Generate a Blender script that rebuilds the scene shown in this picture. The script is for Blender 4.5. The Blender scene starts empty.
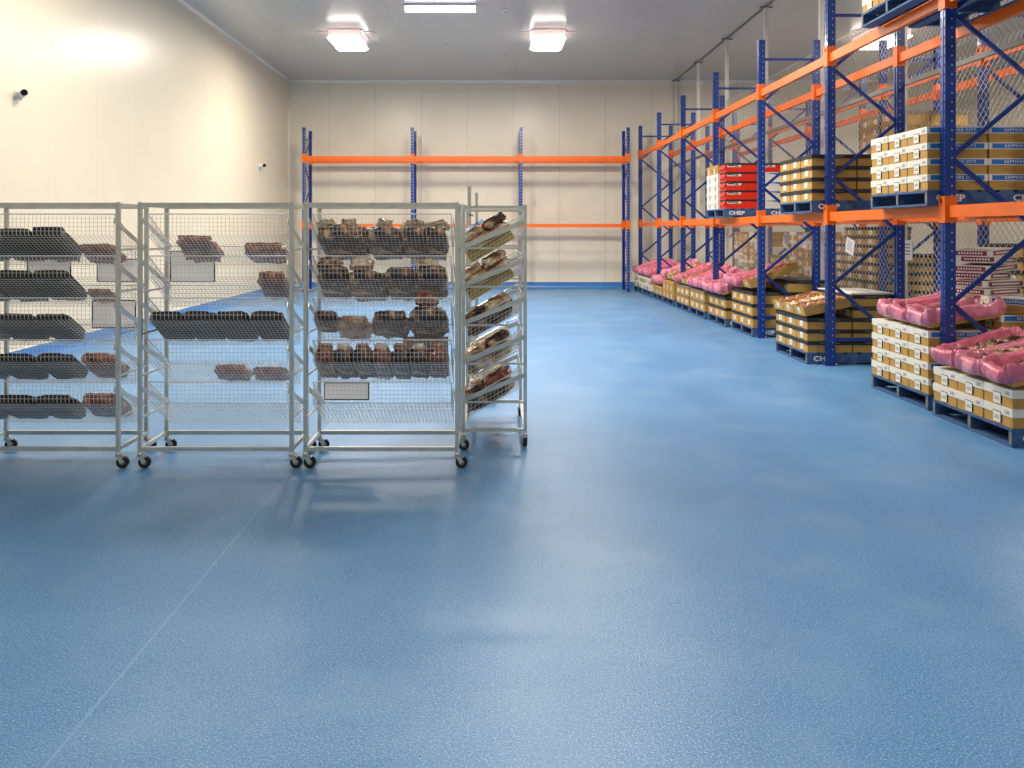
import bpy, math, random
from mathutils import Vector, Matrix, noise
random.seed(7)
H = 1.7            # eye height in metres; the unit all measurements were taken in
FH = 825.0 * H
COL = bpy.context.scene.collection
R = math.radians

# ------------------------------------------------------------------ materials
def srgb(r, g, b):
    def f(c):
        c /= 255.0
        return c / 12.92 if c <= .04045 else ((c + .055) / 1.055) ** 2.4
    return (f(r), f(g), f(b), 1)

def pmat(name, col, rough=.5, metal=0., spec=.5, coat=0., noise_amt=0., nscale=20., bump=0., bscale=60., trans=0., alpha=1.):
    m = bpy.data.materials.new(name); m.use_nodes = True
    nt = m.node_tree; b = nt.nodes['Principled BSDF']
    b.inputs['Roughness'].default_value = rough
    b.inputs['Metallic'].default_value = metal
    b.inputs['Specular IOR Level'].default_value = spec
    b.inputs['Coat Weight'].default_value = coat
    b.inputs['Coat Roughness'].default_value = .15
    b.inputs['Transmission Weight'].default_value = trans
    b.inputs['Alpha'].default_value = alpha
    c = srgb(*col)
    tc = nt.nodes.new('ShaderNodeTexCoord')
    n = nt.nodes.new('ShaderNodeTexNoise'); n.inputs['Scale'].default_value = nscale; n.inputs['Detail'].default_value = 3
    nt.links.new(tc.outputs['Object'], n.inputs['Vector'])
    r = nt.nodes.new('ShaderNodeValToRGB')
    k0, k1 = 1 - noise_amt, 1 + noise_amt
    r.color_ramp.elements[0].position = .3; r.color_ramp.elements[1].position = .7
    r.color_ramp.elements[0].color = (c[0]*k0, c[1]*k0, c[2]*k0, 1)
    r.color_ramp.elements[1].color = (min(1, c[0]*k1), min(1, c[1]*k1), min(1, c[2]*k1), 1)
    nt.links.new(n.outputs['Fac'], r.inputs['Fac']); nt.links.new(r.outputs['Color'], b.inputs['Base Color'])
    if bump:
        n2 = nt.nodes.new('ShaderNodeTexNoise'); n2.inputs['Scale'].default_value = bscale; n2.inputs['Detail'].default_value = 2
        nt.links.new(tc.outputs['Object'], n2.inputs['Vector'])
        bp = nt.nodes.new('ShaderNodeBump'); bp.inputs['Strength'].default_value = bump; bp.inputs['Distance'].default_value = .01
        nt.links.new(n2.outputs['Fac'], bp.inputs['Height']); nt.links.new(bp.outputs['Normal'], b.inputs['Normal'])
    return m

def emat(name, col, strength):
    m = bpy.data.materials.new(name); m.use_nodes = True
    b = m.node_tree.nodes['Principled BSDF']
    b.inputs['Base Color'].default_value = srgb(*col)
    b.inputs['Emission Color'].default_value = srgb(*col)
    b.inputs['Emission Strength'].default_value = strength
    return m

def ramp_mat(name, stops, nscale, rough, bump=.3, coat=.3):
    m = pmat(name, (100, 100, 100), rough=rough, nscale=nscale, bump=bump, bscale=nscale * 1.6, coat=coat)
    r = [n for n in m.node_tree.nodes if n.type == 'VALTORGB'][0].color_ramp
    while len(r.elements) < len(stops): r.elements.new(.5)
    for e, (p, c) in zip(r.elements, stops): e.position = p; e.color = srgb(*c)
    n = [n for n in m.node_tree.nodes if n.type == 'TEX_NOISE'][0]; n.inputs['Detail'].default_value = 5
    return m

def panel_mat(name, col, axis, pitch, offset, rough, seam=.72, bump=.03):
    """insulated panel: plain sheet with thin dark joints every pitch metres"""
    m = pmat(name, col, rough=rough, noise_amt=.015, nscale=1.2, bump=bump, bscale=3.)
    nt = m.node_tree; b = nt.nodes['Principled BSDF']
    ramp = [n for n in nt.nodes if n.type == 'VALTORGB'][0]
    tc = [n for n in nt.nodes if n.type == 'TEX_COORD'][0]
    sx = nt.nodes.new('ShaderNodeSeparateXYZ'); nt.links.new(tc.outputs['Object'], sx.inputs[0])
    def mth(op, a, v):
        q = nt.nodes.new('ShaderNodeMath'); q.operation = op
        nt.links.new(a, q.inputs[0]); q.inputs[1].default_value = v
        return q.outputs[0]
    a = mth('ADD', sx.outputs[axis], -offset + 1000 * pitch)
    a = mth('MODULO', a, pitch)
    a = mth('LESS_THAN', a, .012)
    mx = nt.nodes.new('ShaderNodeMix'); mx.data_type = 'RGBA'
    nt.links.new(a, mx.inputs['Factor']); nt.links.new(ramp.outputs['Color'], mx.inputs['A'])
    c = srgb(*col); mx.inputs['B'].default_value = (c[0]*seam, c[1]*seam, c[2]*seam, 1)
    nt.links.new(mx.outputs['Result'], b.inputs['Base Color'])
    return m

M = {}
M['wall_l'] = panel_mat('cream_wall_panel', (228, 215, 190), 'Y', 1.365, .3, .31, seam=.93, bump=.012)
M['wall_b'] = panel_mat('cream_back_panel', (232, 221, 200), 'X', 1.365, -.74, .3)
M['wall_r'] = panel_mat('cream_side_panel', (228, 218, 198), 'Y', 1.365, .3, .35)
M['ceil'] = panel_mat('ceiling_panel', (196, 192, 184), 'X', 2.73, .62, .22, seam=.85)
M['trimw'] = pmat('white_aluminium_trim', (232, 226, 212), rough=.22, metal=.2)
M['bluebase'] = pmat('blue_resin_coving', (66, 126, 190), rough=.35)
M['steel_blue'] = pmat('blue_rack_paint', (8, 54, 132), rough=.33, coat=.3, noise_amt=.12, nscale=6)
M['hole'] = pmat('pale_punched_hole', (205, 206, 214), rough=.5)
M['slot'] = pmat('dark_punched_slot', (14, 18, 46), rough=.7)
M['orange'] = pmat('orange_beam_paint', (240, 106, 14), rough=.42, coat=.0, noise_amt=.06, nscale=5)
M['galv'] = pmat('galvanised_tube', (206, 208, 200), rough=.3, metal=.65, noise_amt=.1, nscale=9)
M['galvwire'] = pmat('bright_chrome_wire', (246, 244, 238), rough=.25, metal=.3)
M['greyrail'] = pmat('grey_galvanised_rail', (128, 126, 120), rough=.5, metal=.4)
M['pole'] = pmat('white_painted_pole', (222, 216, 202), rough=.3)
M['meshwire'] = pmat('galvanised_mesh_wire', (205, 196, 182), rough=.35, metal=.5)
M['rubber'] = pmat('black_rubber', (18, 18, 20), rough=.5)
M['pallet'] = pmat('blue_painted_wood', (58, 90, 132), rough=.65, noise_amt=.3, nscale=14, bump=.2)
M['palletraw'] = pmat('worn_pallet_edge', (120, 122, 118), rough=.75, noise_amt=.3, nscale=12)
M['kraft'] = pmat('kraft_cardboard', (186, 142, 68), rough=.7, noise_amt=.08, nscale=10)
M['kraftp'] = pmat('kraft_print', (150, 108, 52), rough=.7)
M['lidw'] = pmat('white_card', (228, 222, 208), rough=.55, noise_amt=.02)
M['lidk'] = pmat('black_card', (30, 31, 34), rough=.5, noise_amt=.1)
M['lidg'] = pmat('olive_grey_card', (122, 114, 92), rough=.6, noise_amt=.1)
M['lidol'] = pmat('olive_cardboard', (172, 146, 60), rough=.6, noise_amt=.1)
M['redc'] = pmat('red_card', (226, 42, 18), rough=.45, noise_amt=.04)
M['blue_l'] = pmat('blue_label_ink', (36, 112, 186), rough=.45)
M['maroon_l'] = pmat('maroon_label_ink', (134, 36, 62), rough=.45)
M['ink'] = pmat('white_ink', (240, 238, 232), rough=.5)
M['greyink'] = pmat('grey_ink', (120, 116, 112), rough=.6)
M['palegrey'] = pmat('pale_grey_ink', (196, 196, 196), rough=.6)
M['darkink'] = pmat('dark_ink', (36, 32, 30), rough=.6)
M['green_l'] = pmat('green_yellow_ink', (120, 130, 40), rough=.5)
M['paper'] = pmat('white_paper', (246, 243, 240), rough=.5)
M['pink'] = pmat('pink_plastic_film', (212, 108, 130), rough=.28, noise_amt=.22, nscale=16, bump=.5, bscale=34, coat=.4)
M['pinkw'] = pmat('pale_pink_film', (222, 134, 154), rough=.25, noise_amt=.2, nscale=16, bump=.5, bscale=34, coat=.4)
M['meat'] = ramp_mat('vacuum_packed_meat', [(.34, (30, 16, 12)), (.46, (76, 44, 32)), (.55, (142, 100, 68)), (.64, (222, 192, 152))], 11, .34, coat=.1)
M['meatcream'] = ramp_mat('creamy_wrapped_meat', [(.34, (112, 66, 50)), (.44, (188, 144, 104)), (.55, (228, 204, 168)), (.7, (240, 226, 204))], 9, .25)
M['meatdark'] = ramp_mat('dark_vacuum_pack', [(.3, (7, 7, 6)), (.5, (16, 15, 12)), (.66, (34, 20, 16)), (.8, (60, 40, 30))], 9, .45, coat=0.)
M['meatred'] = ramp_mat('pink_vacuum_pack', [(.3, (92, 40, 32)), (.48, (150, 88, 66)), (.6, (186, 132, 104)), (.75, (226, 194, 164))], 12, .25)
M['plastic_w'] = pmat('white_plastic', (232, 228, 220), rough=.35)
M['lens_dark'] = pmat('dark_lens', (20, 20, 24), rough=.1)
M['lampbody'] = pmat('lamp_housing', (200, 190, 196), rough=.4)
M['lampglow'] = emat('lamp_diffuser', (255, 246, 236), 9)
M['lampside'] = emat('lamp_housing_glow', (255, 226, 220), .28)  # faint pinkish glow put on the housing sides, which are not the diffuser
M['tubeglow'] = emat('fluorescent_diffuser', (252, 246, 255), 8)

# floor: blue resin with anti-slip aggregate, worn patches and saw-cut joints
_m = M['paper']; _nt = _m.node_tree; _p = _nt.nodes['Principled BSDF']
_t = _nt.nodes.new('ShaderNodeBsdfTranslucent'); _t.inputs['Color'].default_value = (.95, .93, .92, 1)
_x = _nt.nodes.new('ShaderNodeMixShader'); _x.inputs[0].default_value = .45
_nt.links.new(_p.outputs[0], _x.inputs[1]); _nt.links.new(_t.outputs[0], _x.inputs[2]); _nt.links.new(_x.outputs[0], _nt.nodes['Material Output'].inputs[0])
def floor_mat():
    m = bpy.data.materials.new('blue_resin_floor'); m.use_nodes = True
    nt = m.node_tree; b = nt.nodes['Principled BSDF']; L = nt.links
    tc = nt.nodes.new('ShaderNodeTexCoord'); obj = tc.outputs['Object']
    def noi(scale, det=2, rough=.5):
        n = nt.nodes.new('ShaderNodeTexNoise'); n.inputs['Scale'].default_value = scale
        n.inputs['Detail'].default_value = det; n.inputs['Roughness'].default_value = rough
        L.new(obj, n.inputs['Vector']); return n.outputs['Fac']
    def ramp(fac, stops):
        r = nt.nodes.new('ShaderNodeValToRGB'); e = r.color_ramp.elements
        while len(e) < len(stops): e.new(.5)
        for q, (p, c) in zip(e, stops): q.position = p; q.color = c
        L.new(fac, r.inputs['Fac']); return r.outputs['Color']
    def mix(fac, a, c, mode='MIX'):
        x = nt.nodes.new('ShaderNodeMix'); x.data_type = 'RGBA'; x.blend_type = mode
        if isinstance(fac, float): x.inputs['Factor'].default_value = fac
        else: L.new(fac, x.inputs['Factor'])
        L.new(a, x.inputs['A'])
        if isinstance(c, tuple): x.inputs['B'].default_value = c
        else: L.new(c, x.inputs['B'])
        return x.outputs['Result']
    base = ramp(noi(.7, 4), [(.3, srgb(66, 125, 178)), (.7, srgb(78, 136, 186))])
    sparkle_speck = ramp(noi(140, 2, .7), [(.53, (0, 0, 0, 1)), (.66, (1, 1, 1, 1))])
    c = mix(sparkle_speck, base, srgb(160, 194, 220))  # pale aggregate specks, with their sparkle painted into the base colour
    speckd = ramp(noi(70, 2, .6), [(.3, (1, 1, 1, 1)), (.4, (0, 0, 0, 1))])
    c = mix(speckd, c, srgb(52, 102, 164))
    # scuffed paler streaks
    sc = ramp(noi(1.3, 3, .5), [(.5, (0, 0, 0, 1)), (.8, (.35, .35, .35, 1))])
    c = mix(sc, c, srgb(150, 184, 210))
    s = nt.nodes.new('ShaderNodeSeparateXYZ'); L.new(obj, s.inputs[0])
    def line(out, pos, w):
        a = nt.nodes.new('ShaderNodeMath'); a.operation = 'SUBTRACT'; L.new(out, a.inputs[0]); a.inputs[1].default_value = pos
        d = nt.nodes.new('ShaderNodeMath'); d.operation = 'ABSOLUTE'; L.new(a.outputs[0], d.inputs[0])
        e = nt.nodes.new('ShaderNodeMath'); e.operation = 'LESS_THAN'; L.new(d.outputs[0], e.inputs[0]); e.inputs[1].default_value = w
        return e.outputs[0]
    c = mix(line(s.outputs['X'], -.835 * H, .0055), c, srgb(116, 160, 202))
    c = mix(line(s.outputs['Y'], FH / 212.5, .005), c, srgb(104, 148, 194))
    L.new(c, b.inputs['Base Color'])
    rr = ramp(noi(.9, 3, .5), [(.3, (.34, .34, .34, 1)), (.7, (.42, .42, .42, 1))])
    L.new(rr, b.inputs['Roughness'])
    b.inputs['Specular IOR Level'].default_value = .5
    bp = nt.nodes.new('ShaderNodeBump'); bp.inputs['Strength'].default_value = .5; bp.inputs['Distance'].default_value = .004
    L.new(noi(85, 3, .7), bp.inputs['Height']); L.new(bp.outputs['Normal'], b.inputs['Normal'])
    return m
M['floor'] = floor_mat()

# ------------------------------------------------------------------ mesh builder
KEY = {m.name: k for k, m in M.items()}
class MB:
    def __init__(s): s.v = []; s.f = []; s.m = []; s.mats = []; s.sm = []
    def mi(s, mat):
        if mat not in s.mats: s.mats.append(mat)
        return s.mats.index(mat)
    def quad(s, pts, mat, smooth=False):
        i = len(s.v); s.v += [tuple(p) for p in pts]; s.f.append(tuple(range(i, i + len(pts)))); s.m.append(s.mi(mat)); s.sm.append(smooth)
    def box(s, a, b, mat, X=None, skew=None):
        x0, y0, z0 = a; x1, y1, z1 = b
        p = [Vector(q) for q in ((x0,y0,z0),(x1,y0,z0),(x1,y1,z0),(x0,y1,z0),(x0,y0,z1),(x1,y0,z1),(x1,y1,z1),(x0,y1,z1))]
        if X is not None: p = [X @ q for q in p]
        i = len(s.v); s.v += [tuple(q) for q in p]; k = s.mi(mat)
        for f in ((0,3,2,1),(4,5,6,7),(0,1,5,4),(1,2,6,5),(2,3,7,6),(3,0,4,7)):
            s.f.append(tuple(i + j for j in f)); s.m.append(k); s.sm.append(False)
    def tube(s, p0, p1, r, mat, n=4, r1=None, caps=True, smooth=None):
        p0, p1 = Vector(p0), Vector(p1); d = (p1 - p0).normalized()
        u = d.cross(Vector((0, 0, 1)))
        if u.length < 1e-3: u = d.cross(Vector((1, 0, 0)))
        u.normalize(); w = d.cross(u); i = len(s.v); r1 = r if r1 is None else r1; k = s.mi(mat)
        for p, q in ((p0, r), (p1, r1)):
            for j in range(n):
                a = 2 * math.pi * (j + .5) / n
                s.v.append(tuple(p + u * math.cos(a) * q + w * math.sin(a) * q))
        sm = n > 6 if smooth is None else smooth
        for j in range(n):
            j2 = (j + 1) % n
            s.f.append((i + j, i + j2, i + n + j2, i + n + j)); s.m.append(k); s.sm.append(sm)
        if caps:
            s.f.append(tuple(i + j for j in range(n))[::-1]); s.m.append(k); s.sm.append(False)
            s.f.append(tuple(i + n + j for j in range(n))); s.m.append(k); s.sm.append(False)
    def bar(s, p0, p1, w, t, mat, side=(1, 0, 0)):
        """rectangular bar from p0 to p1; t is its thickness along side, w across"""
        p0, p1 = Vector(p0), Vector(p1); d = (p1 - p0).normalized(); sd = Vector(side).normalized(); up = d.cross(sd).normalized()
        i = len(s.v); k = s.mi(mat)
        for p in (p0, p1):
            for a, b in ((-1,-1),(1,-1),(1,1),(-1,1)): s.v.append(tuple(p + sd * a * t / 2 + up * b * w / 2))
        for f in ((0,1,5,4),(1,2,6,5),(2,3,7,6),(3,0,4,7),(3,2,1,0),(4,5,6,7)):
            s.f.append(tuple(i + j for j in f)); s.m.append(k); s.sm.append(False)
    def merge(s, me, X, mat):
        i = len(s.v); k = s.mi(mat)
        s.v += [tuple(X @ v.co) for v in me.vertices]
        for p in me.polygons: s.f.append(tuple(i + j for j in p.vertices)); s.m.append(k); s.sm.append(False)
    def mesh(s, name):
        me = bpy.data.meshes.new(name); me.from_pydata(s.v, [], s.f)
        for m in s.mats: me.materials.append(M[m])
        me.polygons.foreach_set('material_index', s.m); me.polygons.foreach_set('use_smooth', s.sm)
        me.update(); return me
    def build(s, name, parent=None): return link(name, s.mesh(name), parent)

def link(name, me, parent=None, loc=None, rot=None):
    o = bpy.data.objects.new(name, me); COL.objects.link(o)
    if parent: o.parent = parent
    if loc is not None: o.location = loc
    if rot is not None: o.rotation_euler = rot
    return o
def tag(o, label, cat, group=None, kind=None):
    o['label'] = label; o['category'] = cat
    if group: o['group'] = group
    if kind: o['kind'] = kind
    return o
def struct(name, mb):
    o = mb.build(name); o['kind'] = 'structure'; return o
def kids(o): return [c for c in bpy.data.objects if c.parent == o]
def copy_tree(o, children_of, parent=None):
    c = o.copy(); COL.objects.link(c); c.parent = parent
    for ch in children_of.get(o.name, []): copy_tree(ch, children_of, c)
    return c
def tree_map():
    d = {}
    for c in bpy.data.objects:
        if c.parent: d.setdefault(c.parent.name, []).append(c)
    return d
TEXTS = {}
def text_mesh(body, size, bold=0., spacing=1.):
    key = (body, size, bold, spacing)
    if key not in TEXTS:
        cu = bpy.data.curves.new('lettering_curve', 'FONT'); cu.body = body; cu.size = size; cu.offset = bold
        cu.space_character = spacing; cu.align_x = 'CENTER'; cu.align_y = 'CENTER'; cu.resolution_u = 2
        ob = bpy.data.objects.new('lettering_tmp', cu); COL.objects.link(ob)
        me = bpy.data.meshes.new_from_object(ob.evaluated_get(bpy.context.evaluated_depsgraph_get()))
        bpy.data.objects.remove(ob); bpy.data.curves.remove(cu); TEXTS[key] = me
    return TEXTS[key]

# ------------------------------------------------------------------ the room
XL, XR, YB, YN, ZC = -3.55 * H, 8.3 * H, FH / 57.3, -5.5, 3.63 * H
mb = MB(); mb.box((XL-.2, YN-.2, -.2), (XR+.2, YB+.2, 0), 'floor'); struct('floor', mb)
mb = MB(); mb.box((XL-.2, YN-.2, ZC), (XR+.2, YB+.2, ZC+.2), 'ceil'); struct('ceiling', mb)
mb = MB(); mb.box((XL-.2, YN, 0), (XL, YB, ZC), 'wall_l'); struct('wall_left', mb)
mb = MB(); mb.box((XR, YN, 0), (XR+.2, YB, ZC), 'wall_r'); struct('wall_right', mb)
mb = MB(); mb.box((XL, YB, 0), (XR, YB+.2, ZC), 'wall_b'); struct('wall_back', mb)
mb = MB(); mb.box((XL, YN-.2, 0), (XR, YN, ZC), 'wall_b'); struct('wall_near', mb)
def base(name, p0, p1, n):
    mb = MB(); p0, p1, n = Vector(p0), Vector(p1), Vector(n)
    prof = [(0.09, 0.001), (.05, .03), (.03, .08), (.03, .19), (.015, .2), (0, .2)]
    for (a, z), (b, y) in zip(prof, prof[1:]):
        q = [p0 + n*a + Vector((0,0,z)), p1 + n*a + Vector((0,0,z)), p1 + n*b + Vector((0,0,y)), p0 + n*b + Vector((0,0,y))]
        mb.quad(q, 'bluebase' if z < .19 else 'trimw')
    return struct(name, mb)
base('baseboard_back', (XL, YB, 0), (XR, YB, 0), (0, -1, 0))
base('baseboard_left', (XL, YN, 0), (XL, YB, 0), (1, 0, 0))
def cove(name, p0, p1, n, z):
    mb = MB(); p0, p1, n = Vector(p0), Vector(p1), Vector(n); r = .07
    for k in range(5):
        a, b = k * math.pi / 10, (k + 1) * math.pi / 10
        f = lambda t: (r - r * math.cos(t), -(r - r * math.sin(t)))
        (u0, w0), (u1, w1) = f(a), f(b)
        mb.quad([p0 + n*u0 + Vector((0,0,z+w0)), p1 + n*u0 + Vector((0,0,z+w0)), p1 + n*u1 + Vector((0,0,z+w1)), p0 + n*u1 + Vector((0,0,z+w1))], 'trimw', True)
    return struct(name, mb)
cove('trim_1', (XL, YB, 0), (XR, YB, 0), (0, -1, 0), ZC)
cove('trim_2', (XL, YN, 0), (XL, YB, 0), (1, 0, 0), ZC)
mb = MB(); mb.box((XL, YB-.05, .2), (XL+.05, YB, ZC-.07), 'trimw'); struct('trim_3', mb)
# row of bolt heads in the ceiling
mb = MB()
for y in (8, 12, 22, 36, 47, 55, 63, 70):
    p = (231 - y) / 2.63; X = (504 - 492) / p * H; Y = FH / p
    mb.tube((X, Y, ZC-.03), (X, Y, ZC), .035, 'plastic_w', 8)
for x in (301, 446, 588):
    p = (231 - 45) / 2.63; mb.tube(((x-492)/p*H, FH/p, ZC-.03), ((x-492)/p*H, FH/p, ZC), .035, 'plastic_w', 8)
struct('trim_4', mb)

# ------------------------------------------------------------------ lamps
LIGHTS = []
def high_bay(X, Y, label, w=.68, l=1.15, power=165):
    e = bpy.data.objects.new('ceiling_lamp', None); COL.objects.link(e); e.location = (X, Y, ZC - .27)
    tag(e, label, 'ceiling lamp', 'box lamps on the ceiling')
    mb = MB(); mb.box((-w/2-.06, -l/2+.1, .24), (w/2+.06, l/2-.1, .27), 'lampbody'); mb.box((-w/2-.3, -l/2+.3, .255), (w/2+.3, -l/2+.42, .27), 'lampbody'); mb.build('mounting_plate', e)
    mb = MB(); mb.box((-w/2, -l/2, .06), (w/2, l/2, .24), 'lampside'); mb.build('housing', e)
    mb = MB(); c = .05
    q = [(-w/2-.03,-l/2-.03,.06),(w/2+.03,-l/2-.03,.06),(w/2+.03,l/2+.03,.06),(-w/2-.03,l/2+.03,.06)]
    b = [(-w/2+c,-l/2+c,0),(w/2-c,-l/2+c,0),(w/2-c,l/2-c,0),(-w/2+c,l/2-c,0)]
    mb.quad(b[::-1], 'lampglow'); mb.quad(q, 'lampglow')
    for i in range(4): mb.quad([q[i], b[i], b[(i+1)%4], q[(i+1)%4]], 'lampglow')
    mb.build('diffuser', e)
    lamp(X, Y, ZC - .28, w, l, power)
def lamp(X, Y, z, w, l, power, col=(1, .935, .82)):
    d = bpy.data.lights.new('lamp_light', 'AREA'); d.shape = 'RECTANGLE'; d.size = w; d.size_y = l; d.energy = power; d.color = col
    o = bpy.data.objects.new('lamp_light', d); COL.objects.link(o); o.location = (X, Y, z); LIGHTS.append(o)
def strip(X, Y, label, w=1.42, power=150):
    e = bpy.data.objects.new('strip_light', None); COL.objects.link(e); e.location = (X, Y, ZC - .12)
    tag(e, label, 'strip light', 'fluorescent strip lights')
    mb = MB(); mb.box((-w/2, -.12, .07), (w/2, .12, .12), 'lampbody'); mb.build('housing', e)
    mb = MB(); X1 = Matrix.Identity(4)
    mb.box((-w/2+.02, -.1, 0.), (w/2-.02, .1, .07), 'tubeglow'); mb.build('diffuser', e)
    mb = MB(); mb.box((-w/2-.015, -.11, -.004), (-w/2+.02, .11, .09), 'plastic_w'); mb.box((w/2-.02, -.11, -.004), (w/2+.015, .11, .09), 'plastic_w'); mb.build('end_cap', e)
    lamp(X, Y, ZC - .14, w, .2, power, (1, .95, .9))
high_bay(-1.92*H, 18.75, 'bright box ceiling lamp, left one of the pair before the back wall')
high_bay(.74*H, 18.75, 'bright box ceiling lamp, right one of the pair, left of the shelving')
high_bay(5.15*H, 18.6, 'bright ceiling lamp glowing behind the wire mesh above the racking', w=.8)
strip(-.6*H, FH/86, 'long fluorescent strip light near the top centre of the ceiling')
for X, Y, q in ((-1.92*H, 10.2, 'left'), (.74*H, 10.2, 'right')):
    high_bay(X, Y, 'box ceiling lamp above the trolleys, %s of its row' % q, power=120 if q == 'left' else 240)
strip(-.15, 13.2, 'fluorescent strip light above the open floor, out of view', power=120)
for X, Y, q in ((-1.92*H, .2, 'left'), (.74*H, .2, 'right')):
    high_bay(X, Y, 'box ceiling lamp behind the viewer, %s of its row' % q, power=52 if q == 'left' else 105)
high_bay(5.15*H, 12.0, 'box ceiling lamp above the rear racking, middle of its row', w=.8)
high_bay(5.15*H, 5.4, 'box ceiling lamp above the rear racking, nearest of its row', w=.8)

# ------------------------------------------------------------------ racking
def post_mesh(h, slot='slot'):
    mb = MB(); w, d, t = .1, .085, .006      # web faces -x, flanges face +-y
    mb.box((-w/2, -d/2, 0), (-w/2+t, d/2, h), 'steel_blue')
    mb.box((-w/2+t, -d/2, 0), (w/2, -d/2+t, h), 'steel_blue'); mb.box((-w/2+t, d/2-t, 0), (w/2, d/2, h), 'steel_blue')
    mb.box((w/2-t, -d/2+t, 0), (w/2, -d/2+.03, h), 'steel_blue'); mb.box((w/2-t, d/2-.03, 0), (w/2, d/2-t, h), 'steel_blue')
    mb.box((-w/2-.004, -.012, 0), (-w/2, .012, h), 'steel_blue')
    z = .12
    while z < h - .05:
        for s in (-1, 1):
            y = s * (d/2 + .0015)
            mb.box((.008, min(y, s*d/2), z-.0065), (.018, max(y, s*d/2), z+.0065), 'hole')
        for s in (-1, 1): mb.box((-w/2-.0015, s*.028-.007, z-.013), (-w/2, s*.028+.007, z+.013), slot)
        z += .087
    return mb.mesh('post')
POST = post_mesh(2.785 * H); POSTB = post_mesh(2.71 * H, 'hole')
def foot_mesh():
    mb = MB(); mb.box((-.075, -.07, 0), (.075, .07, .008), 'steel_blue'); mb.tube((.058, -.05, .008), (.058, -.05, .03), .01, 'galv', 6); mb.tube((-.058, .05, .008), (-.058, .05, .03), .01, 'galv', 6)
    return mb.mesh('base_plate')
FOOT = foot_mesh()
def beam_mesh(L, hgt=.112):
    mb = MB(); a = hgt/2     # runs along y
    mb.box((-.028, .05, -a), (.028, L-.05, a-.03), 'orange'); mb.box((-.028, .05, a-.03), (.012, L-.05, a), 'orange')
    return mb.mesh('beam')
def conn_mesh(hh=.25):
    mb = MB(); mb.box((-.062, -.056, -hh*.42), (.056, .056, hh*.58), 'orange')
    mb.tube((-.064, 0, .08), (-.064, 0, .12), .008, 'slot', 5)
    return mb.mesh('beam_connector')
CONN = conn_mesh()
def rack_frames(root, frames, postm, w_depth, h_nodes, axis):
    """axis 'y': aisle faces -x, frames spaced along y. axis 'x': aisle faces -y, frames spaced along x."""
    for s in frames:
        for j in (0, 1):
            loc = (j * w_depth, s, 0) if axis == 'y' else (s, j * w_depth, 0)
            rz = (math.pi if j else 0) if axis == 'y' else (-math.pi/2 if j else math.pi/2)
            o = link('post', postm, root, loc, (0, 0, rz)); link('base_plate', FOOT, o)
        for k, (z0, z1) in enumerate(h_nodes):
            mb = MB()
            if axis == 'y': mb.bar((.03, s+.0, z0), (w_depth-.03, s, z1), .04, .024, 'steel_blue', (0, 1, 0))
            else: mb.bar((s, .03, z0), (s, w_depth-.03, z1), .04, .024, 'steel_blue', (1, 0, 0))
            mb.build('brace', root)
def nodes(front0, pitch, n, hz):
    out = [(hz[0], hz[0]), (hz[1], hz[1])]; f, r = front0, front0 - pitch
    z = r; left = False
    while z + pitch <= hz[1] + .1:
        out.append((z + pitch, z) if not left else (z, z + pitch)); left = not left; z += pitch
    return out
ND = nodes(1.02, .685, 6, (.33, 4.43))
FY = [5.08, 7.75, 10.45, 13.13, 15.8, 18.5, 21.15, 23.82]
XA, XB, DEP = 2.52 * H, 3.66 * H, .515 * H
Z1, Z2 = 1.883, 3.885
def rack_y(x0, label):
    e = bpy.data.objects.new('pallet_rack', None); COL.objects.link(e); e.location = (x0, 0, 0); tag(e, label, 'pallet rack')
    rack_frames(e, FY, POST, DEP, ND, 'y')
    for a, b in zip(FY, FY[1:]):
        bm = beam_mesh(b - a)
        for z in (Z1, Z2):
            for j in (0, 1):
                o = link('beam', bm, e, (j * DEP, a, z))
                link('connector', CONN, o, (0, 0, 0), (0, 0, math.pi if j else 0))
                if b == FY[-1]: link('connector', CONN, o, (0, b - a, 0), (0, 0, math.pi if j else 0))
    return e
rack_y(XA, 'long blue and orange pallet racking nearest the aisle on the right')
rack_y(XB, 'second blue and orange pallet racking standing behind the wire mesh')
# rack along the back wall
yb0 = FH / 60.5; FXB = [-3.107*H, -1.317*H, .48*H, 2.25*H]; dB = .82
e = bpy.data.objects.new('pallet_rack', None); COL.objects.link(e); e.location = (0, yb0, 0)
tag(e, 'empty blue and orange pallet racking against the back wall', 'pallet rack')
rack_frames(e, FXB, POSTB, dB, nodes(.95, .68, 6, (.3, 4.3)), 'x')
for a, b in zip(FXB, FXB[1:]):
    for z, hg in ((2.197*H, .135), (1.09*H, .095)):
        bm = beam_mesh(b - a, hg)
        for j in (0, 1):
            o = link('beam', bm, e, (a, j * dB, z), (0, 0, -math.pi/2))
            link('connector', CONN, o, (0, 0, 0), (0, 0, 0 if j == 0 else math.pi))
            if b == FXB[-1]: link('connector', CONN, o, (0, b - a, 0))

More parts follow.
